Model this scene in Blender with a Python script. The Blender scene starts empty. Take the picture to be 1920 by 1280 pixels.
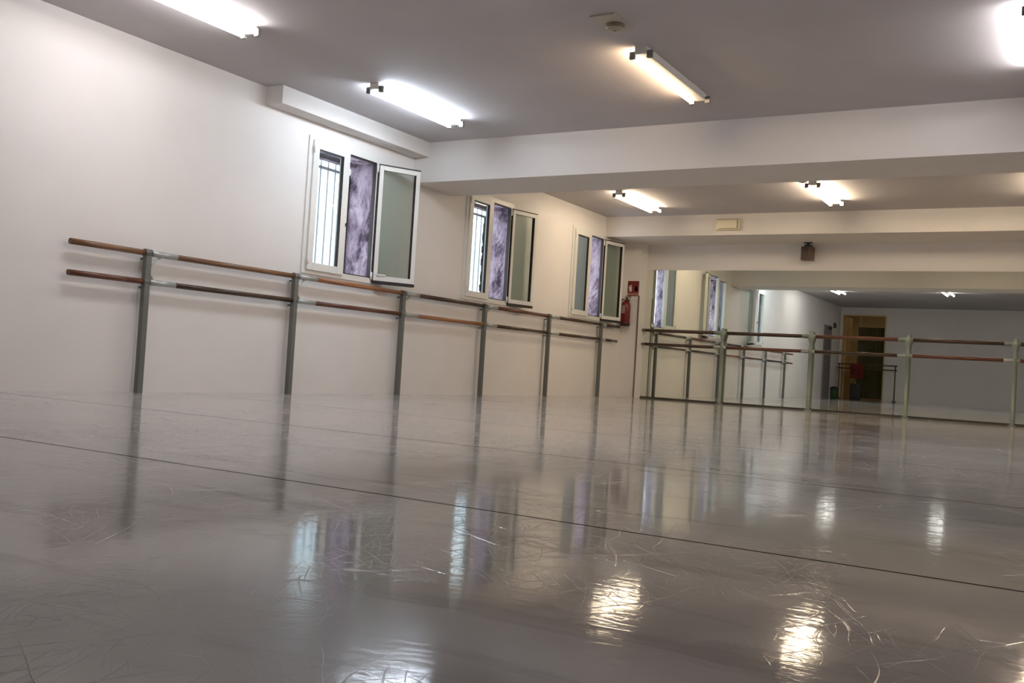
import bpy, bmesh, math, random
from mathutils import Vector, Matrix
random.seed(7)
PI = math.pi
C = bpy.context.scene.collection
sc = bpy.context.scene

# ------------------------------------------------------------------ camera
YAW, PIT, ROL = -.5325, .0242, .0616
CX, CH = 6.17, .3783
fw = Vector((math.sin(YAW)*math.cos(PIT), math.cos(YAW)*math.cos(PIT), math.sin(PIT)))
r0 = Vector((math.cos(YAW), -math.sin(YAW), 0)); u0 = r0.cross(fw)
c_, s_ = math.cos(ROL), math.sin(ROL)
cr = c_*r0 + s_*u0; cu = -s_*r0 + c_*u0
cam = bpy.data.cameras.new('camera'); camo = bpy.data.objects.new('camera', cam); C.objects.link(camo)
cam.sensor_width = 36; cam.lens = 1831.9/1920*36; cam.clip_start = .02
camo.matrix_world = Matrix(((cr.x, cu.x, -fw.x, CX), (cr.y, cu.y, -fw.y, 0), (cr.z, cu.z, -fw.z, CH), (0, 0, 0, 1)))
sc.camera = camo

# ------------------------------------------------------------------ world, exposure
w = bpy.data.worlds.new('world'); sc.world = w; w.use_nodes = True
nt = w.node_tree; bg = nt.nodes['Background']
bg.inputs['Color'].default_value = (.88, .93, 1, 1); bg.inputs['Strength'].default_value = 3.7
sc.view_settings.view_transform = 'Standard'; sc.view_settings.look = 'None'
sc.view_settings.gamma = 1; sc.view_settings.use_curve_mapping = False
sc.view_settings.exposure = 0.89
sc.cycles.use_denoising = True
sc.cycles.max_bounces = 14; sc.cycles.diffuse_bounces = 6; sc.cycles.glossy_bounces = 6
sc.cycles.transmission_bounces = 8; sc.cycles.transparent_max_bounces = 12
sc.cycles.sample_clamp_indirect = 6

COOL, BLUE, WARM, WWHITE = (1, .965, .97), (.78, .88, 1), (1, .72, .46), (1, .80, .56)
LAMP = 38.0

# ------------------------------------------------------------------ measures (metres)
L = 13.947            # plane of the mirror wall
H = 2.637             # ceiling
M0, M1, HB = 8.219, 8.987, 2.221      # main beam
E0, HE = 12.994, 2.346                # end beam
RX, BY = 8.6, -1.2    # right wall, back wall
WT = .335              # thickness of the left wall
PX, PY = .291, 13.679  # corner pillar

# ------------------------------------------------------------------ materials
def mat(name, col, rough=.6, metal=0, spec=.5):
    m = bpy.data.materials.new(name); m.use_nodes = True
    b = m.node_tree.nodes['Principled BSDF']
    b.inputs['Base Color'].default_value = (*col, 1); b.inputs['Roughness'].default_value = rough
    b.inputs['Metallic'].default_value = metal; b.inputs['Specular IOR Level'].default_value = spec
    return m
def nodes(m):
    return m.node_tree.nodes, m.node_tree.links, m.node_tree.nodes['Principled BSDF']
def noise(N, Lk, scale, detail=3, vec=None, dist=0, rough=.5):
    n = N.new('ShaderNodeTexNoise'); n.inputs['Scale'].default_value = scale
    n.inputs['Detail'].default_value = detail; n.inputs['Distortion'].default_value = dist
    n.inputs['Roughness'].default_value = rough
    if vec: Lk.new(vec, n.inputs['Vector'])
    return n
def ramp(N, Lk, src, stops):
    r = N.new('ShaderNodeValToRGB'); e = r.color_ramp.elements
    while len(e) > 1: e.remove(e[-1])
    e[0].position = stops[0][0]; e[0].color = (*stops[0][1], 1)
    for p, c in stops[1:]:
        q = e.new(p); q.color = (*c, 1)
    Lk.new(src, r.inputs['Fac']); return r
def math_(N, Lk, op, a, b=None, v=None):
    n = N.new('ShaderNodeMath'); n.operation = op; Lk.new(a, n.inputs[0])
    if b is not None: Lk.new(b, n.inputs[1])
    if v is not None: n.inputs[1].default_value = v
    return n
def painted(name, col, var=.03, rough=.75, bump=.08, scale=2.2):
    m = mat(name, col, rough, 0, .3); N, Lk, b = nodes(m)
    g = N.new('ShaderNodeNewGeometry')
    n = noise(N, Lk, scale, 4, g.outputs['Position'])
    a = tuple(max(0, c-var) for c in col); z = tuple(min(1, c+var) for c in col)
    r = ramp(N, Lk, n.outputs['Fac'], [(.3, a), (.7, z)])
    Lk.new(r.outputs['Color'], b.inputs['Base Color'])
    n2 = noise(N, Lk, 60, 3, g.outputs['Position'])
    bp = N.new('ShaderNodeBump'); bp.inputs['Strength'].default_value = bump; bp.inputs['Distance'].default_value = .004
    Lk.new(n2.outputs['Fac'], bp.inputs['Height']); Lk.new(bp.outputs['Normal'], b.inputs['Normal'])
    return m
M = {}
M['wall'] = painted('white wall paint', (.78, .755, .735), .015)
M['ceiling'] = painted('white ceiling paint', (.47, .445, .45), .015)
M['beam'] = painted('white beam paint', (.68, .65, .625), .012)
M['outside'] = painted('rendered outside wall', (.86, .87, .90), .05, .9, .2)
M['outside_dark'] = painted('blue grey outside wall', (.34, .43, .52), .03, .9, .2)  # far wall section in darker blue grey plaster
M['frame'] = mat('white window aluminium', (.74, .74, .71), .35)
M['gasket'] = mat('black window rubber', (.018, .014, .016), .6)
M['steel'] = mat('grey painted steel post', (.145, .155, .142), .45, .3)
M['sleeve'] = mat('light grey metal sleeve', (.42, .44, .43), .38, .5)
M['cast'] = mat('grey green cast bracket', (.24, .28, .25), .45, .3)
M['barwhite'] = mat('white painted iron', (.60, .64, .70), .5)
M['lampbody'] = mat('white lamp batten', (.70, .68, .64), .4)
M['socket'] = mat('grey lamp socket', (.16, .16, .15), .5)
M['dark'] = mat('dark plastic', (.02, .018, .016), .5)
M['plastic'] = mat('aged cream plastic', (.60, .55, .42), .45)
M['plate'] = mat('dull beige plate', (.44, .41, .34), .5)
M['rim'] = mat('dark cream joint', (.22, .19, .12), .6)  # dark tone of joints and round grilles
M['red'] = mat('red extinguisher paint', (.15, .010, .012), .28)
M['darkred'] = mat('dark red base', (.05, .006, .008), .4)
M['signred'] = mat('red sign', (.16, .014, .014), .5)
M['signpale'] = mat('faded red strip', (.28, .08, .07), .5)
M['white'] = mat('white print', (.72, .62, .60), .5)
M['label'] = mat('pale label', (.55, .42, .42), .5)
M['speaker'] = mat('dark brown speaker', (.075, .052, .042), .55)
M['speakerside'] = mat('brown speaker side', (.12, .078, .05), .5)
M['cable'] = mat('grey brown trunking', (.17, .14, .11), .6)
M['trim'] = mat('dark floor rail', (.05, .045, .03), .5)
M['door'] = mat('grey door leaf', (.22, .20, .21), .4)
M['doorwood'] = painted('pine door lining', (.62, .42, .20), .05)
M['olive'] = painted('olive curtain', (.10, .085, .035), .02)
M['warmwall'] = painted('yellow wall paint', (.66, .55, .36), .02)
M['green'] = mat('green plastic', (.05, .09, .04), .5)
M['cloth'] = mat('red brown cloth', (.22, .03, .02), .85)
M['barebar'] = mat('brown bar', (.10, .05, .02), .5)

# plastered reveals of the window openings: rough, stained, cool daylight painted in as lilac grey
m = mat('rough daylight lilac plaster', (.5, .45, .6), .95, 0, .1); N, Lk, b = nodes(m)
g = N.new('ShaderNodeNewGeometry')
mp = N.new('ShaderNodeMapping'); mp.inputs['Scale'].default_value = (1, 1, .45); Lk.new(g.outputs['Position'], mp.inputs['Vector'])
n = noise(N, Lk, 7, 8, mp.outputs['Vector'], .25, .68)
r = ramp(N, Lk, n.outputs['Fac'], [(.38, (.07, .055, .075)), (.46, (.22, .18, .225)), (.56, (.36, .31, .37)), (.72, (.48, .43, .48))])
Lk.new(r.outputs['Color'], b.inputs['Base Color'])
n2 = noise(N, Lk, 40, 5, g.outputs['Position'])
bp = N.new('ShaderNodeBump'); bp.inputs['Strength'].default_value = .8; bp.inputs['Distance'].default_value = .01
Lk.new(n2.outputs['Fac'], bp.inputs['Height']); Lk.new(bp.outputs['Normal'], b.inputs['Normal'])
M['reveal'] = m
M['brokenedge'] = mat('dark broken render edge', (.03, .022, .028), .95)

# varnished wood of the bars
def wood(name, c1, c2):
    m = mat(name, c1, .32); N, Lk, b = nodes(m)
    tc = N.new('ShaderNodeTexCoord'); mp = N.new('ShaderNodeMapping'); mp.inputs['Scale'].default_value = (30, 1.2, 30)
    Lk.new(tc.outputs['Object'], mp.inputs['Vector'])
    n = noise(N, Lk, 2.0, 5, mp.outputs['Vector'], .6)
    r = ramp(N, Lk, n.outputs['Fac'], [(.3, c1), (.7, c2)])
    Lk.new(r.outputs['Color'], b.inputs['Base Color']); return m
M['wood'] = wood('orange varnished wood', (.22, .085, .035), (.38, .17, .07))
M['woodred'] = wood('red brown varnished wood', (.085, .028, .016), (.16, .055, .027))
M['woodmid'] = wood('brown varnished wood', (.12, .055, .025), (.24, .12, .055))
M['wooddark'] = wood('dark brown varnished wood', (.034, .018, .010), (.075, .038, .020))

# glass: see-through, slightly tinted, reflecting by its index
def glass(name, tint, ro=.03):
    m = bpy.data.materials.new(name); m.use_nodes = True; N = m.node_tree.nodes; Lk = m.node_tree.links
    for x in list(N): N.remove(x)
    o = N.new('ShaderNodeOutputMaterial'); mx = N.new('ShaderNodeMixShader'); t = N.new('ShaderNodeBsdfTransparent')
    gl = N.new('ShaderNodeBsdfGlossy'); lw = N.new('ShaderNodeLayerWeight'); lw.inputs['Blend'].default_value = .5
    pw = N.new('ShaderNodeMath'); pw.operation = 'POWER'; pw.inputs[1].default_value = 5; Lk.new(lw.outputs['Facing'], pw.inputs[0])
    f = N.new('ShaderNodeMath'); f.operation = 'MULTIPLY_ADD'; f.inputs[1].default_value = .95; f.inputs[2].default_value = .045; Lk.new(pw.outputs[0], f.inputs[0])
    t.inputs['Color'].default_value = (*tint, 1); gl.inputs['Roughness'].default_value = ro
    Lk.new(f.outputs[0], mx.inputs['Fac']); Lk.new(t.outputs['BSDF'], mx.inputs[1]); Lk.new(gl.outputs['BSDF'], mx.inputs[2])
    Lk.new(mx.outputs['Shader'], o.inputs['Surface']); return m
M['glass'] = glass('tinted window glass', (.76, .81, .79))
M['frosted'] = mat('frosted blue grey glass', (.20, .265, .32), .38, 0, .6)
M['dustyglass'] = glass('dusty tinted window glass', (.74, .79, .765), .35)
m = mat('mirror silver', (.83, .87, .81), .0, 1); M['mirror'] = m

def emit(name, col, s):
    m = bpy.data.materials.new(name); m.use_nodes = True; N = m.node_tree.nodes; Lk = m.node_tree.links
    for x in list(N): N.remove(x)
    o = N.new('ShaderNodeOutputMaterial'); e = N.new('ShaderNodeEmission')
    e.inputs['Color'].default_value = (*col, 1); e.inputs['Strength'].default_value = s
    Lk.new(e.outputs['Emission'], o.inputs['Surface']); return m

# vinyl dance floor: glossy, mottled, scratched, seams every 1.6 m
m = mat('grey vinyl dance floor', (.33, .30, .27), .16); N, Lk, b = nodes(m)
g = N.new('ShaderNodeNewGeometry'); pos = g.outputs['Position']
n = noise(N, Lk, .9, 5, pos, .8)
base = ramp(N, Lk, n.outputs['Fac'], [(.3, (.450, .430, .412)), (.7, (.510, .490, .478))])
fine = noise(N, Lk, 120, 2, pos)
wob = noise(N, Lk, 1.7, 2, pos)
wv = N.new('ShaderNodeVectorMath'); wv.operation = 'MULTIPLY_ADD'
Lk.new(wob.outputs['Color'], wv.inputs[0]); wv.inputs[1].default_value = (.22, .22, 0); Lk.new(pos, wv.inputs[2])
sum_ = None
for k, (a, sx, sy, t) in enumerate([(.35, 1.3, 90, .635), (1.25, 1.8, 110, .64), (2.2, 1.4, 90, .64), (2.8, 3, 150, .63), (.9, 3.5, 190, .64), (1.8, 1.2, 90, .64)]):
    mp = N.new('ShaderNodeMapping'); mp.inputs['Rotation'].default_value = (0, 0, a)
    mp.inputs['Location'].default_value = (k*7.3, k*3.1, 0)
    Lk.new(wv.outputs['Vector'], mp.inputs['Vector'])
    m2 = N.new('ShaderNodeMapping'); m2.inputs['Scale'].default_value = (sx, sy, 1); Lk.new(mp.outputs['Vector'], m2.inputs['Vector'])
    nn = noise(N, Lk, 1, 2, m2.outputs['Vector'])
    rr = N.new('ShaderNodeMapRange'); rr.inputs['From Min'].default_value = t; rr.inputs['From Max'].default_value = t+.06
    Lk.new(nn.outputs['Fac'], rr.inputs['Value'])
    sum_ = rr.outputs['Result'] if sum_ is None else math_(N, Lk, 'ADD', sum_, rr.outputs['Result']).outputs[0]
patch = noise(N, Lk, 1.3, 3, pos); pr = N.new('ShaderNodeMapRange')
pr.inputs['From Min'].default_value = .42; pr.inputs['From Max'].default_value = .62; Lk.new(patch.outputs['Fac'], pr.inputs['Value'])
scr = math_(N, Lk, 'MULTIPLY', sum_, pr.outputs['Result']); scr.use_clamp = True
# broad, slow brush-like ripples that break up mirrored lamps
mpR = N.new('ShaderNodeMapping'); mpR.inputs['Scale'].default_value = (9, 26, 1); mpR.inputs['Rotation'].default_value = (0, 0, .45); Lk.new(wv.outputs['Vector'], mpR.inputs['Vector'])
rip = noise(N, Lk, 1.6, 4, mpR.outputs['Vector'], .5)
# seams
sep = N.new('ShaderNodeSeparateXYZ'); Lk.new(pos, sep.inputs[0])
s1 = math_(N, Lk, 'SUBTRACT', sep.outputs['Y'], v=2.165); s2 = math_(N, Lk, 'DIVIDE', s1.outputs[0], v=1.6)
s3 = math_(N, Lk, 'FRACT', s2.outputs[0]); s4 = math_(N, Lk, 'SUBTRACT', s3.outputs[0], v=.5)
s5 = math_(N, Lk, 'ABSOLUTE', s4.outputs[0]); s6 = math_(N, Lk, 'GREATER_THAN', s5.outputs[0], v=.5-.0036)
mixs = N.new('ShaderNodeMix'); mixs.data_type = 'RGBA'; Lk.new(scr.outputs[0], mixs.inputs['Factor'])
f3 = math_(N, Lk, 'MULTIPLY', scr.outputs[0], v=.28); Lk.new(f3.outputs[0], mixs.inputs['Factor'])
Lk.new(base.outputs['Color'], mixs.inputs['A']); mixs.inputs['B'].default_value = (.55, .53, .50, 1)
# dark rubbed scuffs
mpS = N.new('ShaderNodeMapping'); mpS.inputs['Scale'].default_value = (.9, 5, 1); mpS.inputs['Rotation'].default_value = (0, 0, -.2); Lk.new(wv.outputs['Vector'], mpS.inputs['Vector'])
sc_n = noise(N, Lk, 1.1, 5, mpS.outputs['Vector'], .4, .6)
sr = N.new('ShaderNodeMapRange'); sr.inputs['From Min'].default_value = .55; sr.inputs['From Max'].default_value = .68; sr.inputs['To Max'].default_value = .4
Lk.new(sc_n.outputs['Fac'], sr.inputs['Value'])
mixd = N.new('ShaderNodeMix'); mixd.data_type = 'RGBA'; Lk.new(sr.outputs['Result'], mixd.inputs['Factor'])
Lk.new(mixs.outputs['Result'], mixd.inputs['A']); mixd.inputs['B'].default_value = (.19, .17, .165, 1)
mixe = N.new('ShaderNodeMix'); mixe.data_type = 'RGBA'; Lk.new(s6.outputs[0], mixe.inputs['Factor'])
Lk.new(mixd.outputs['Result'], mixe.inputs['A']); mixe.inputs['B'].default_value = (.03, .025, .02, 1)
Lk.new(mixe.outputs['Result'], b.inputs['Base Color'])
rr = N.new('ShaderNodeMapRange'); rr.inputs['To Min'].default_value = .035; rr.inputs['To Max'].default_value = .13
rn = math_(N, Lk, 'MULTIPLY', fine.outputs['Fac'], n.outputs['Fac']); Lk.new(rn.outputs[0], rr.inputs['Value'])
radd = math_(N, Lk, 'ADD', rr.outputs['Result'], math_(N, Lk, 'MULTIPLY', scr.outputs[0], v=.2).outputs[0])
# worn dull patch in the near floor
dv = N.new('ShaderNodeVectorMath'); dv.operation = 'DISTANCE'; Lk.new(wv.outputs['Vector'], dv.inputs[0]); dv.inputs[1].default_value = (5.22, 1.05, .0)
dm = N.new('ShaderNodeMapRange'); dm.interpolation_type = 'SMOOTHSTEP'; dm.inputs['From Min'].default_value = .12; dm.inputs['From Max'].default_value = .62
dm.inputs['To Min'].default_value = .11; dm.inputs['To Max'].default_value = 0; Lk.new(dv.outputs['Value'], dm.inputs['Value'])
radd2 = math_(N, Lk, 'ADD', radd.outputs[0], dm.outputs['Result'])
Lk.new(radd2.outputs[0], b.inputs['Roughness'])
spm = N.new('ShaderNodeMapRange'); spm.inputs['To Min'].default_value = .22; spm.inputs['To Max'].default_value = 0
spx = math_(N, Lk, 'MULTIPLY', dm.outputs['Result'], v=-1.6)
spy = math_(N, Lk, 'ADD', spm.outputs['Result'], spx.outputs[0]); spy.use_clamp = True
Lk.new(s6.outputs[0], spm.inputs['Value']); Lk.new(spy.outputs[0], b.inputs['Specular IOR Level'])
b.inputs['IOR'].default_value = 1.45
b1 = N.new('ShaderNodeBump'); b1.inputs['Strength'].default_value = .28; b1.inputs['Distance'].default_value = .0009; Lk.new(rip.outputs['Fac'], b1.inputs['Height'])
b2 = N.new('ShaderNodeBump'); b2.inputs['Strength'].default_value = .9; b2.inputs['Distance'].default_value = .0009
Lk.new(scr.outputs[0], b2.inputs['Height']); Lk.new(b1.outputs['Normal'], b2.inputs['Normal'])
Lk.new(b2.outputs['Normal'], b.inputs['Normal'])
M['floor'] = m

# ------------------------------------------------------------------ mesh helpers
def box(bm, lo, hi, bev=0):
    lo = Vector(lo); hi = Vector(hi)
    r = bmesh.ops.create_cube(bm, size=1); c = (lo+hi)/2; d = hi-lo
    for v in r['verts']: v.co = Vector((v.co.x*d.x, v.co.y*d.y, v.co.z*d.z))+c
    if bev:
        es = {e for v in r['verts'] for e in v.link_edges}
        bmesh.ops.bevel(bm, geom=list(es), offset=bev, segments=2, affect='EDGES', profile=.7)
def tube(bm, pts, rad, seg=14, caps=True):
    """round tube through pts; rad a number or one per point"""
    pts = [Vector(p) for p in pts]; n = len(pts)
    rs = rad if isinstance(rad, (list, tuple)) else [rad]*n
    rings = []; prev = None
    for i, p in enumerate(pts):
        t = (pts[min(i+1, n-1)]-pts[max(i-1, 0)]).normalized()
        if prev is None:
            a = t.orthogonal().normalized()
        else:
            a = (prev - t*prev.dot(t)).normalized()
        prev = a; bb = t.cross(a)
        rings.append([bm.verts.new(p + rs[i]*(math.cos(2*PI*k/seg)*a + math.sin(2*PI*k/seg)*bb)) for k in range(seg)])
    for i in range(n-1):
        for k in range(seg):
            f = bm.faces.new((rings[i][k], rings[i][(k+1) % seg], rings[i+1][(k+1) % seg], rings[i+1][k])); f.smooth = True
    if caps:
        bm.faces.new(rings[0][::-1]); bm.faces.new(rings[-1])
def lathe(bm, prof, c=(0, 0, 0), seg=28):
    """profile [(radius, z)...] turned about z through c"""
    c = Vector(c); rings = []
    for r, z in prof:
        rings.append([bm.verts.new(c+Vector((max(r, .0001)*math.cos(2*PI*k/seg), max(r, .0001)*math.sin(2*PI*k/seg), z))) for k in range(seg)])
    for i in range(len(rings)-1):
        for k in range(seg):
            f = bm.faces.new((rings[i][k], rings[i][(k+1) % seg], rings[i+1][(k+1) % seg], rings[i+1][k])); f.smooth = True
    bm.faces.new(rings[0][::-1]); bm.faces.new(rings[-1])
def obj(name, bm, m, parent=None, loc=None):
    bmesh.ops.recalc_face_normals(bm, faces=bm.faces[:])
    me = bpy.data.meshes.new(name); bm.to_mesh(me); bm.free()
    me.materials.append(m if not isinstance(m, str) else M[m])
    o = bpy.data.objects.new(name, me); C.objects.link(o)
    if parent: o.parent = parent
    if loc: o.location = loc
    return o
def B(*boxes, bev=0):
    bm = bmesh.new()
    for lo, hi in boxes: box(bm, lo, hi, bev)
    return bm
def T(pts, rad, seg=14):
    bm = bmesh.new(); tube(bm, pts, rad, seg); return bm
def tag(o, label, cat, group=None):
    o['label'] = label; o['category'] = cat
    if group: o['group'] = group
    return o
def thing(name, label, cat, loc=(0, 0, 0), group=None):
    o = bpy.data.objects.new(name, None); C.objects.link(o); o.location = loc; o.empty_display_size = .1
    return tag(o, label, cat, group)
def struct(name, bm, m, label=None, cat=None):
    o = obj(name, bm, m); o['kind'] = 'structure'
    if label: o['label'] = label
    if cat: o['category'] = cat
    return o

# ------------------------------------------------------------------ setting
WIN = [6.6177, 9.2526, 11.9273]
WZ0, WZ1, WW = 1.0989, 2.3555, 1.0566
HY0, HY1, HZ0, HZ1 = .05, 1.01, 1.14, 2.31      # hole behind each frame
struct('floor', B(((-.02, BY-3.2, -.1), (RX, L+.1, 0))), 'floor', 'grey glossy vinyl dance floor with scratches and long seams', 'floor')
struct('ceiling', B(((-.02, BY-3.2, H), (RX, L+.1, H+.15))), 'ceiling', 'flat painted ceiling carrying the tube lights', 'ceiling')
bx_ = []
ys = [BY-.02] + [v for w_ in WIN for v in (w_+HY0, w_+HY1)] + [L+.1]
for i in range(0, len(ys), 2): bx_.append(((-WT, ys[i], 0), (0, ys[i+1], H+.02)))
for w_ in WIN:
    bx_.append(((-WT, w_+HY0, 0), (0, w_+HY1, HZ0))); bx_.append(((-WT, w_+HY0, HZ1), (0, w_+HY1, H+.02)))
struct('wall_left', B(*bx_), 'wall', 'long white wall with three windows and the wall barre', 'wall')
struct('wall_end', B(((-WT, L, 0), (RX, L+.15, H+.02))), 'wall', 'end wall carrying the mirror', 'wall')
struct('wall_right', B(((RX, BY-3.2, 0), (RX+.15, L+.15, H+.02))), 'wall', 'right side wall of the studio', 'wall')
DX0, DX1, DH = .06, 1.25, 2.42       # doorway in the back wall
struct('wall_back', B(((0, BY-.15, 0), (DX0, BY, H+.01)), ((DX0, BY-.15, DH), (DX1, BY, H+.01)), ((DX1, BY-.15, 0), (RX, BY, H+.01))), 'wall',
       'back wall with an open doorway, seen in the mirror', 'wall')
struct('wall_passage', B(((-1.2, BY-3.2, 0), (RX, BY-3.05, H)), ((-1.35, BY-3.2, 0), (-1.2, BY-.15, H)), ((-1.2, BY-.3, 0), (0, BY-.152, H)), ((3.0, BY-3.05, 0), (3.15, BY-.152, H))), 'warmwall',
       'yellow wall of the passage beyond the back doorway', 'wall')
struct('floor_passage', B(((-1.2, BY-3.05, -.1), (-.03, BY-.152, .001))), 'floor', 'floor of the passage beyond the doorway', 'floor')
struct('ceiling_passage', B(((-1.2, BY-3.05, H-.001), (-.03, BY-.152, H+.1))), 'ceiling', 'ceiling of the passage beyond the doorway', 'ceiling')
struct('trim_1', B(((0, M0, HB), (RX, M1, H+.01)), bev=.004), 'beam', 'deep white ceiling beam crossing the middle of the room', 'beam')
struct('trim_2', B(((0, E0, HE), (RX, L, H+.01)), bev=.004), 'beam', 'shallower white beam in front of the mirror wall', 'beam')
struct('trim_3', B(((0, 6.061, 2.483), (.19, M0, H+.01)), bev=.003), 'beam', 'boxed white duct above the nearest window', 'soffit')
struct('trim_4', B(((0, PY, 0), (PX, L, HE)), bev=.003), 'wall', 'white corner pillar with the red sign', 'pillar')
struct('trim_5', B(((PX-.012, PY-.012, 0), (PX+.008, PY+.004, 1.545))), 'cable', 'thin brown corner edging on the pillar', 'trim')
struct('trim_6', B(((PX, L-.022, 0), (7.4, L, .028))), 'trim', 'dark rail under the mirror', 'trim')
struct('wall_outside', B(((-2.2, 3, -2), (-2.05, 15.3, 3.6))), 'outside', 'white rendered wall across the light shaft', 'wall')
struct('wall_shaft', B(((-2.2, 15.3, -2), (-2.03, 20, 5.5))), 'outside_dark', 'dark blue grey wall across the light shaft', 'wall')
# the dark joint along the foot of the outside wall's upper storey
struct('trim_7', B(((-2.05, 3, 1.80), (-1.97, 15.25, 2.10))), mat('grey blue ledge', (.55, .64, .74), .8), 'ledge on the outside wall', 'ledge')

# mirror
mr = thing('wall_mirror', 'wide wall mirror on the end wall behind the shorter dark barre', 'mirror', (PX, L, 0))
obj('mirror_glass', B(((.0, -.012, .028), (7.1, -.002, 1.9642))), 'mirror', mr)
obj('backing', B(((.0, -.002, .028), (7.1, 0, 1.9642))), 'dark', mr)

# ------------------------------------------------------------------ windows
def ring(y0, y1, z0, z1, t, x0, x1, tt=None, tb=None, tl=None, tr=None):
    tt = tt or t; tb = tb or t; tl = tl or t; tr = tr or t
    return [((x0, y0, z0), (x1, y0+tl, z1)), ((x0, y1-tr, z0), (x1, y1, z1)),
            ((x0, y0+tl, z0), (x1, y1-tr, z0+tb)), ((x0, y0+tl, z1-tt), (x1, y1-tr, z1))]
ANG = [28.0, 12.5, 14.25]
WL = ['window nearest the camera with its right leaf folded open', 'middle window, its top corner touching the ceiling beam', 'farthest window beside the red extinguisher']
for i, w_ in enumerate(WIN):
    e = bpy.data.objects.new('window_%d' % (i+1), None); C.objects.link(e); e.location = (0, w_, WZ0)
    e['kind'] = 'structure'; e['label'] = WL[i]; e['category'] = 'window'
    z = lambda v: v-WZ0
    obj('window_frame', B(*ring(0, WW, 0, WZ1-WZ0, .05, -.022, .016, tt=z(WZ1)-z(2.30), tb=.055, tr=.082), bev=.002), 'frame', e)
    # rough reveal of the wall opening
    bm = bmesh.new()
    def rough(o0, du, dv, nu, nv, nrm, amp=.012):
        g_ = [[bm.verts.new(Vector(o0)+Vector(du)*a/nu+Vector(dv)*c/nv+Vector(nrm)*(random.random()*amp if 0 < a < nu and 0 < c < nv else 0)) for c in range(nv+1)] for a in range(nu+1)]
        for a in range(nu):
            for c in range(nv):
                bm.faces.new((g_[a][c], g_[a+1][c], g_[a+1][c+1], g_[a][c+1]))
    x0, x1 = -WT-.01, -.0225
    rough((x0, HY1-.004, z(HZ0)), (x1-x0, 0, 0), (0, 0, HZ1-HZ0), 9, 30, (0, -1, 0), .016)
    rough((x0, HY0+.004, z(HZ0)), (x1-x0, 0, 0), (0, 0, HZ1-HZ0), 9, 30, (0, 1, 0), .016)
    rough((x0, HY0, z(HZ0)+.004), (x1-x0, 0, 0), (0, HY1-HY0, 0), 9, 24, (0, 0, 1), .01)
    rough((x0, HY0, z(HZ1)-.004), (x1-x0, 0, 0), (0, HY1-HY0, 0), 9, 24, (0, 0, -1), .01)
    box(bm, (-WT-.008, HY0, z(2.262)), (-.27, HY1, z(HZ1)))
    obj('window_reveal', bm, 'reveal', e)
    bm = bmesh.new(); pts_ = 26
    for q in range(pts_):
        zz = z(HZ0)+.01+q*(HZ1-HZ0-.13)/pts_; box(bm, (-WT-.03, HY1-.035-.03*random.random(), zz), (-WT-.006, HY1+.02, zz+.043))
    obj('broken_edge', bm, 'brokenedge', e)
    # black seal round the free half of the opening
    obj('gasket', B(((-.021, .53, z(2.287)), (.0175, .9745, z(2.2999))), ((-.021, .966, z(1.154)), (.0175, .9745, z(2.29))), ((-.021, .53, z(1.154)), (.0175, .9745, z(1.162)))), 'gasket', e)
    # closed leaf
    leaf = obj('window_leaf', B(*ring(.047, .5518, z(1.135), z(2.320), .07, -.02, .034, tb=.0694, tt=.0716, tl=.0738, tr=.0866), bev=.003), 'frame', e)
    pn = obj('pane', B(((.004, .1208, z(1.2044)), (.010, .4652, z(2.2484)))), 'glass' if i < 2 else 'frosted', leaf)
    obj('seal', B(((.006, .4652-.012, z(1.2044)), (.033, .4652, z(2.2484))), ((.006, .1208, z(2.2484)-.010), (.033, .4652, z(2.2484)))), 'gasket', leaf)
    obj('hinge', T([(.04, .047, z(2.20)), (.04, .047, z(2.27))], .007, 8), 'frame', leaf)
    obj('hinge', T([(.04, .047, z(1.18)), (.04, .047, z(1.25))], .007, 8), 'frame', leaf)
    if i == 0:
        obj('catch', B(((.03, .536, z(1.60)), (.05, .556, z(1.63))), bev=.003), 'dark', leaf)
    # open leaf, swung out into the room past square
    a = math.radians(ANG[i])
    sash = obj('open_leaf', B(*ring(0, .45, 0, 1.150, .052, -.045, .0, tl=.045, tb=.05, tt=.045, tr=.045), bev=.003), 'frame', e, (.034, w_*0+1.0045, z(1.135)))
    sash.rotation_euler = (0, 0, -a)
    obj('pane', B(((-.026, .045, .05), (-.020, .405, 1.105))), 'dustyglass', sash)
    obj('seal', B(((-.050, -.004, 1.150), (.002, .452, 1.162)), ((-.04, .397, .05), (-.001, .405, 1.105)), ((-.055, -.01, -.030), (.004, .453, -.001)), ((-.05, -.010, -.02), (.003, .0, 1.155))), 'gasket', sash)
    if i == 0:
        obj('catch', B(((-.004, .03, .052), (.014, .13, .066)), bev=.003), 'frame', sash)
    obj('hinge', T([(.024, .985, z(2.21)), (.024, .985, z(2.285))], .012, 10), 'frame', e)
    obj('hinge', T([(.024, .985, z(1.14)), (.024, .985, z(1.21))], .012, 10), 'frame', e)
    obj('stile_groove', B(((.0155, .992, z(1.22)), (.0185, .998, z(2.20)))), 'gasket', e)

for i, w_ in enumerate(WIN):
    lab = ['white security grille outside the nearest window', 'white security grille outside the middle window', 'white security grille outside the farthest window'][i]
    gr = thing('security_grille', lab, 'grille', (-WT-.03, w_, WZ0), 'security grilles outside the windows')
    for k in range(10):
        yy = .05+.107*k
        obj('bar', T([(0, yy, -.02), (0, yy, 1.24)], .009, 8), 'barwhite', gr)
    obj('cross_bar', B(((-.012, .0, 1.085), (.012, 1.06, 1.112))), 'barwhite', gr)
    obj('cross_bar', B(((-.012, .0, .04), (.012, 1.06, .07))), 'barwhite', gr)

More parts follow.
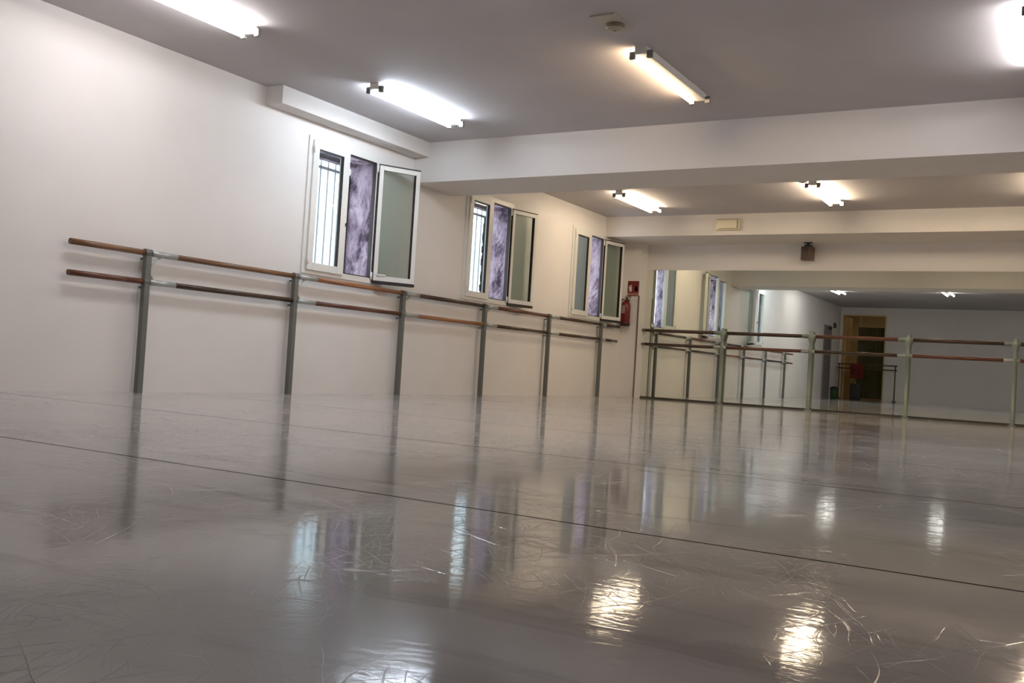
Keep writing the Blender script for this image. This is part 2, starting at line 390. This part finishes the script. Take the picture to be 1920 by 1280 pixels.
# ------------------------------------------------------------------ wall barre
Z1, Z2, AX = 1.05, .833, .07
P0, PS = 6.4924, 1.5944
posts = [P0+PS*k for k in range(-1, 5)]
b1_ = thing('ballet_barre', 'long double wooden barre on six grey posts along the window wall', 'ballet barre', (AX, 4.247, 0))
oy = 4.247
RB = .0215
for k, y in enumerate(posts):
    y -= oy
    p = obj('post', B(((-.022, y-.024, 0), (.022, y+.024, Z1+.012)), bev=.004), 'steel', b1_)
    obj('wall_bracket', B(((-AX+.001, y-.006, Z1-.05), (-.02, y+.006, Z1-.035))), 'steel', p)
    obj('wall_bracket', B(((-AX+.001, y-.006, Z2-.05), (-.02, y+.006, Z2-.035))), 'steel', p)
    obj('collar', T([(0, y-.032, Z1), (0, y+.03, Z1)], .030), 'steel', p)
    obj('collar', T([(0, y-.03, Z2), (0, y+.028, Z2)], .027), 'steel', p)
    obj('brace', T([(0, y+.02, Z1-.125), (0, y+.045, Z1-.07), (0, y+.12, Z1-.022)], .008, 8), 'sleeve', p)
    obj('brace', T([(0, y+.02, Z2+.085), (0, y+.035, Z2+.055), (0, y+.06, Z2+.022)], .008, 8), 'sleeve', p)
    wd = .27 if k < 5 else .15
    obj('metal_sleeve', T([(0, y+.03, Z1), (0, y+wd, Z1)], .0235), 'sleeve', b1_)
    obj('metal_sleeve', T([(0, y+.028, Z2), (0, y+wd, Z2)], .0215), 'sleeve', b1_)
ends = [4.247]+posts
top_m = ['woodmid', 'woodmid', 'wood', 'wooddark', 'woodred', 'wooddark', 'wooddark']
low_m = ['woodred', 'wooddark', 'woodred', 'wood', 'wooddark', 'wooddark', 'wooddark']
for k in range(7):
    ya = ends[k]-oy+(.0 if k == 0 else .27 if k < 6 else .15); yb = (ends[k+1]-oy) if k < 6 else 13.49-oy
    obj('upper_rail', T([(0, ya, Z1), (0, yb, Z1)], RB, 18), top_m[k], b1_)
    obj('lower_rail', T([(0, ya, Z2), (0, (yb if k < 6 else 13.44-oy), Z2)], RB*.95, 18), low_m[k], b1_)

# mirror barre
zb1, zb2 = 1.0396, .8271
b2_ = thing('ballet_barre', 'double dark wooden barre on grey cast posts in front of the mirror', 'ballet barre', (.29, L-.075, 0))
b2_['category'] = 'ballet barre'
mp_ = [1.565, 2.838, 4.111, 5.384, 6.657]
for k, x in enumerate(mp_):
    x -= .29
    bm = bmesh.new(); lathe(bm, [(.05, 0), (.05, .012), (.025, .016), (.025, zb2-.03), (.034, zb2-.02), (.034, zb2+.02), (.030, zb2+.04), (.023, zb2+.08), (.023, zb1-.10), (.036, zb1-.05), (.044, zb1-.02), (.040, zb1+.015), (.028, zb1+.035), (.024, zb1+.045), (.024, zb1+.055), (.010, zb1+.068)], (x, 0, 0), 20)
    p = obj('post', bm, 'cast', b2_)
    obj('rail_sleeve', T([(x-.13, 0, zb1), (x+.06, 0, zb1)], .026), 'cast', p)
    obj('rail_sleeve', T([(x-.13, 0, zb2), (x+.06, 0, zb2)], .025), 'sleeve', p)
xs = [.0]+[v-.29 for v in mp_]+[6.75]
mm = ['wooddark', 'wooddark', 'woodred', 'wooddark', 'wooddark', 'woodred']
ml_ = ['wooddark', 'woodred', 'wooddark', 'woodred', 'woodred', 'wooddark']
for k in range(6):
    obj('upper_rail', T([(xs[k]+.055, 0, zb1), (xs[k+1]-(.12 if k < 5 else 0), 0, zb1)], .0225, 18), mm[k], b2_)
    obj('lower_rail', T([(xs[k]+.055, 0, zb2), (xs[k+1]-(.12 if k < 5 else 0), 0, zb2)], .0215, 18), ml_[k], b2_)
obj('end_cap', T([(.005, 0, zb1), (.06, 0, zb1)], .021), 'cable', b2_)
obj('end_cap', T([(-.005+.01, 0, zb2), (.06, 0, zb2)], .020), 'cable', b2_)

# ------------------------------------------------------------------ ceiling lights
lamp_mats = {}
def lamp(x, y, col, s, label, tubes=(-1, 1), ln=1.2, key=None):
    e = thing('ceiling_light', label, 'ceiling light', (x, y, H), 'tube lights on the ceiling')
    h = ln/2
    obj('batten', B(((-.045, -h-.02, -.055), (.045, h+.02, 0)), bev=.006), 'lampbody', e)
    mk = key or (col, s)
    if mk not in lamp_mats: lamp_mats[mk] = emit('lit fluorescent tube', col, s)
    for sd in (-1, 1):
        for sy in (-1, 1):
            bm = B(((sd*.045 if sd > 0 else -.085, sy*h-.012, -.082), (.085 if sd > 0 else -.045, sy*h+.012, -.03)), bev=.003)
            obj('tube_holder', bm, 'socket', e)
        if sd in tubes:
            obj('tube', T([(sd*.072, -h+.013, -.062), (sd*.072, h-.013, -.062)], .0135, 12), lamp_mats[mk], e)
    return e
lamp(1.03, 4.26, COOL, LAMP*.75, 'bright white tube light cut off by the upper left corner')
lamp(1.01, 6.88, BLUE, LAMP*1.0, 'bluish white twin tube light above the nearest window')
lamp(3.42, 6.79, WARM, LAMP*1.1, 'tube light with one warm tube lit, beside the ceiling plate', tubes=(-1,))
lamp(1.05, 11.70, WWHITE, LAMP*.68, 'warm white twin tube light behind the beam near the window wall')
lamp(3.46, 11.57, WWHITE, LAMP*1.15, 'warm white twin tube light behind the beam near the speaker')
lamp(3.42, 4.20, COOL, LAMP*1.15, 'added tube light above the camera, seen only in the mirror')  # lamp assumed from the grid, added for its light
lamp(5.85, 11.6, WWHITE, LAMP*1.5, 'added tube light behind the beam, rightmost of its row')  # row carried on by assumption, added to brighten the lower walls
lamp(5.85, 6.8, COOL, LAMP*1.15, 'added cool white tube light at the right edge of the front ceiling')  # added on the same grid to put more light on walls and floor
pl = thing('passage_light', 'warm round ceiling light of the passage beyond the back doorway', 'ceiling light', (.6, BY-1.6, H))
bm = bmesh.new(); lathe(bm, [(.05, 0), (.17, -.01), (.16, -.05), (.08, -.08), (.001, -.085)][::-1]); obj('shade', bm, emit('warm passage lamp', (1, .72, .36), 5), pl)

# ------------------------------------------------------------------ things on ceiling and walls
def ceiling_plate(x, y, w_, l_, label, r_):
    e = thing('ceiling_vent', label, 'vent', (x, y, H), 'small plates on the ceiling')
    obj('cover_plate', B(((-w_/2, -l_/2, -.012), (w_/2, l_/2, 0)), bev=.003), 'plate', e)
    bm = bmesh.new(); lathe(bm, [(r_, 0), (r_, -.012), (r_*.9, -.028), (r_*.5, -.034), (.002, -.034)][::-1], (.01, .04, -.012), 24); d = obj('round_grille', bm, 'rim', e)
    bm = bmesh.new()
    for q in range(3):
        rr_ = r_*(.35+.25*q); tube(bm, [(.01+rr_*math.cos(t*PI/12), .04+rr_*math.sin(t*PI/12), -.047+.004*q) for t in range(25)], .004, 6)
    obj('grille_ring', bm, 'plastic', d)
ceiling_plate(3.43, 5.66, .17, .28, 'cream ceiling plate with a round dark grille above the warm tube', .062)
ceiling_plate(3.37, 10.80, .14, .14, 'small grey plate on the ceiling ahead of the far right light', .05)

el = thing('emergency_light', 'cream rectangular emergency light on the end beam', 'emergency light', (1.85, E0, 2.49))
obj('housing', B(((-.170, -.045, -.082), (.170, 0, .082)), bev=.008), 'plastic', el)
obj('diffuser', B(((-.150, -.052, -.066), (.140, -.044, .064)), bev=.006), mat('cream diffuser', (.66, .60, .46), .35), el)
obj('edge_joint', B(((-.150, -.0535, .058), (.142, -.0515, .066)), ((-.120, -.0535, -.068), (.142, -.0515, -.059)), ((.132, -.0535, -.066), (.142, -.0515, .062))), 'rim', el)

sp = thing('wall_speaker', 'small dark brown loudspeaker hanging above the mirror', 'loudspeaker', (2.74, L-.13, 2.19))
obj('cabinet', B(((-.078, -.075, -.095), (.078, .075, .095)), bev=.006), 'speakerside', sp)
obj('grille_cloth', B(((-.070, -.082, -.088), (.02, -.074, .088)), bev=.003), 'speaker', sp)
obj('mounting_arm', B(((-.05, -.02, .095), (.05, .03, .125)), ((-.018, -.015, .12), (.018, .02, .152)), ((-.055, -.04, .149), (.055, .05, .156))), 'dark', sp)

# extinguisher on the pillar
EX, EY, EZ = .120, PY-.088, 1.075
ex = thing('fire_extinguisher', 'red fire extinguisher with a pale label, hung on the corner pillar', 'fire extinguisher', (EX, EY, EZ))
bm = bmesh.new(); lathe(bm, [(.060, .012), (.073, .03), (.073, .30), (.068, .335), (.050, .365), (.026, .38), (.022, .395)], seg=32); cy = obj('cylinder', bm, 'red', ex)
bm = bmesh.new(); lathe(bm, [(.062, 0), (.0745, .006), (.0745, .055), (.0735, .058)], seg=32); obj('base_ring', bm, 'darkred', ex)
bm = bmesh.new()
for k in range(9):
    a0 = -PI/2-.62+k*.1; a1 = a0+.1
    vs = [bm.verts.new((.0745*math.cos(t), .0745*math.sin(t), zz)) for t, zz in ((a0, .19), (a1, .19), (a1, .31), (a0, .31))]; bm.faces.new(vs)
bmesh.ops.solidify(bm, geom=bm.faces[:], thickness=.0008)
obj('paper_label', bm, 'label', cy)
v = obj('valve', B(((-.02, -.02, .385), (.02, .02, .43)), bev=.005), 'dark', ex)
obj('lever', B(((-.012, -.01, .425), (.075, .01, .437)), ((-.012, -.01, .448), (.08, .01, .458)), bev=.003), 'dark', v)
obj('hose', T([(-.02, 0, .41), (-.06, -.01, .40), (-.085, -.015, .35), (-.088, -.012, .25), (-.08, -.01, .12)], .009, 10), 'dark', ex)
obj('wall_hook', B(((-.02, .06, .33), (.02, .084, .41))), 'dark', ex)
obj('gauge', T([(-.005, -.018, .41), (-.005, -.032, .41)], .014, 14), 'label', v)

# red sign above it
sg = thing('extinguisher_sign', 'red and white fire extinguisher sign on the corner pillar', 'sign', (.188, PY, 1.655))
obj('sign_panel', B(((-.092, -.004, -.065), (.092, 0, .113))), 'signred', sg)
obj('text_strip', B(((-.092, -.004, -.118), (.092, 0, -.067))), 'signpale', sg)
bm = B(((-.065, -.0055, -.048), (-.022, -.004, .022)), bev=.0005)
box(bm, (-.056, -.0055, .026), (-.030, -.004, .040)); box(bm, (-.050, -.0055, .044), (-.022, -.004, .052))
tube(bm, [(-.058, -.0047, .036), (-.072, -.0047, .025), (-.074, -.0047, -.01)], .003, 6)
obj('extinguisher_pictogram', bm, 'white', sg)
bm = bmesh.new()
fl = [(.04, -.05), (.062, -.046), (.074, -.03), (.07, -.008), (.058, .008), (.060, .03), (.050, .052), (.042, .03), (.030, .012), (.026, -.01), (.022, -.03)]
f = bm.faces.new([bm.verts.new((x, -.0042, z_)) for x, z_ in fl]); bmesh.ops.solidify(bm, geom=[f], thickness=.001)
obj('flame_pictogram', bm, 'label', sg)
# small line of letters on the strip
bm = bmesh.new()
cu_ = bpy.data.curves.new('lettering', 'FONT'); cu_.body = 'EXTINTOR'; cu_.size = .036; cu_.extrude = .0006; cu_.align_x = 'CENTER'; cu_.align_y = 'CENTER'
to = bpy.data.objects.new('tmp', cu_); C.objects.link(to); dg = bpy.context.evaluated_depsgraph_get()
me = bpy.data.meshes.new_from_object(to.evaluated_get(dg)); bpy.data.objects.remove(to)
bm.from_mesh(me); bmesh.ops.transform(bm, matrix=Matrix.Translation((0, -.0046, -.092)) @ Matrix.Rotation(PI/2, 4, 'X'), verts=bm.verts[:])
obj('lettering', bm, 'white', sg)

# ------------------------------------------------------------------ rear of the room, seen in the mirror
dr = bpy.data.objects.new('door_1', None); C.objects.link(dr); dr.location = (0, .02, 0); dr['kind'] = 'structure'; dr['label'] = 'grey door leaf in the window wall near the back'; dr['category'] = 'door'
obj('door_leaf', B(((.0, .0, .01), (.035, .82, 2.0)), bev=.004), 'door', dr)
obj('door_handle', T([(.036, .72, 1.0), (.08, .72, 1.0), (.08, .62, 1.0)], .009, 10), 'sleeve', dr)
obj('door_closer', B(((.035, .2, 1.90), (.08, .45, 1.97)), bev=.004), 'dark', dr)
tag(obj('switch_box', B(((0, -.42, 1.98), (.05, -.28, 2.12)), bev=.005), 'dark'), 'dark box on the wall above the grey door, seen in the mirror', 'box')
dr2 = bpy.data.objects.new('door_2', None); C.objects.link(dr2); dr2.location = (DX0, BY, 0); dr2['kind'] = 'structure'; dr2['label'] = 'open doorway with pine lining in the back wall'; dr2['category'] = 'door'
obj('door_lining', B(((0, -.16, 0), (.035, .015, DH)), ((DX1-DX0-.035, -.16, 0), (DX1-DX0, .015, DH)), ((.035, -.16, DH-.035), (DX1-DX0-.035, .015, DH)), bev=.003), 'doorwood', dr2)
obj('door_leaf', B(((.04, -.95, .01), (.08, -.16, DH-.04)), bev=.004), 'doorwood', dr2)
cu2 = bmesh.new(); n_ = 40
for k in range(n_):
    x = .0+.75*k/n_
    box(cu2, (x, .03*math.sin(k*1.3), .05), (x+.75/n_+.002, .03*math.sin(k*1.3)+.02, 2.1))
tag(obj('curtain', cu2, 'olive', None, (.42, BY-.45, 0)), 'olive curtain hanging in the passage beyond the doorway', 'curtain')

pb = thing('portable_barre', 'free-standing brown metal barre near the back doorway, seen in the mirror', 'ballet barre', (.12, -.75, 0))
for x in (0, .22):
    pass
obj('upright', T([(0, 0, .02), (0, 0, 1.02)], .018, 10), 'barebar', pb)
obj('upright', T([(1.5, 0, .02), (1.5, 0, 1.02)], .018, 10), 'barebar', pb)
obj('rail', T([(-.05, 0, 1.0), (1.55, 0, 1.0)], .017, 10), 'barebar', pb)
obj('rail', T([(-.05, 0, .88), (1.55, 0, .88)], .017, 10), 'barebar', pb)
obj('foot', T([(0, -.25, .02), (0, .12, .02)], .018, 10), 'barebar', pb)
obj('foot', T([(1.5, -.25, .02), (1.5, .25, .02)], .018, 10), 'barebar', pb)
# cloth hanging over it
bm = bmesh.new(); rows = []
for a in range(15):
    t = a/14*2-1; rows.append([])
    for c in range(13):
        s = c/12; zz = 1.025-abs(t)**1.6*.42; yy = (.028 if t > 0 else -.028)*min(1, abs(t)*5)+.012*math.sin(c*1.1+a*.3)*abs(t)
        rows[-1].append(bm.verts.new((.30+.38*s, yy, zz+.02*math.sin(c*.9)*abs(t))))
for a in range(14):
    for c in range(12): bm.faces.new((rows[a][c], rows[a][c+1], rows[a+1][c+1], rows[a+1][c])).smooth = True
bmesh.ops.solidify(bm, geom=bm.faces[:], thickness=.004)
tag(obj('hanging_cloth', bm, 'cloth', None, (.12, -.75, 0.0)), 'red brown cloth draped over the free-standing barre by the doorway', 'cloth')
bt = thing('waste_bin', 'small dark green bin on the floor by the doorway, seen in the mirror', 'bin', (.10, -.35, 0))
bm = bmesh.new(); lathe(bm, [(.09, 0), (.12, .26), (.125, .27), (.115, .27), (.10, .2)], seg=20); obj('bucket', bm, 'green', bt)
bm = bmesh.new(); lathe(bm, [(.126, .27), (.12, .31), (.05, .34), (.002, .345)], seg=20); obj('lid', bm, 'dark', bt)
bg_ = thing('tall_bag', 'tall dark bag leaning by the free-standing barre, seen in the mirror', 'bag', (.55, -.98, 0))
bm = B(((-.14, -.09, 0), (.14, .09, .46)), bev=.04); obj('bag_body', bm, 'dark', bg_)
obj('strap', T([(-.08, 0, .44), (-.06, 0, .54), (.06, 0, .54), (.08, 0, .44)], .010, 8), 'dark', bg_)
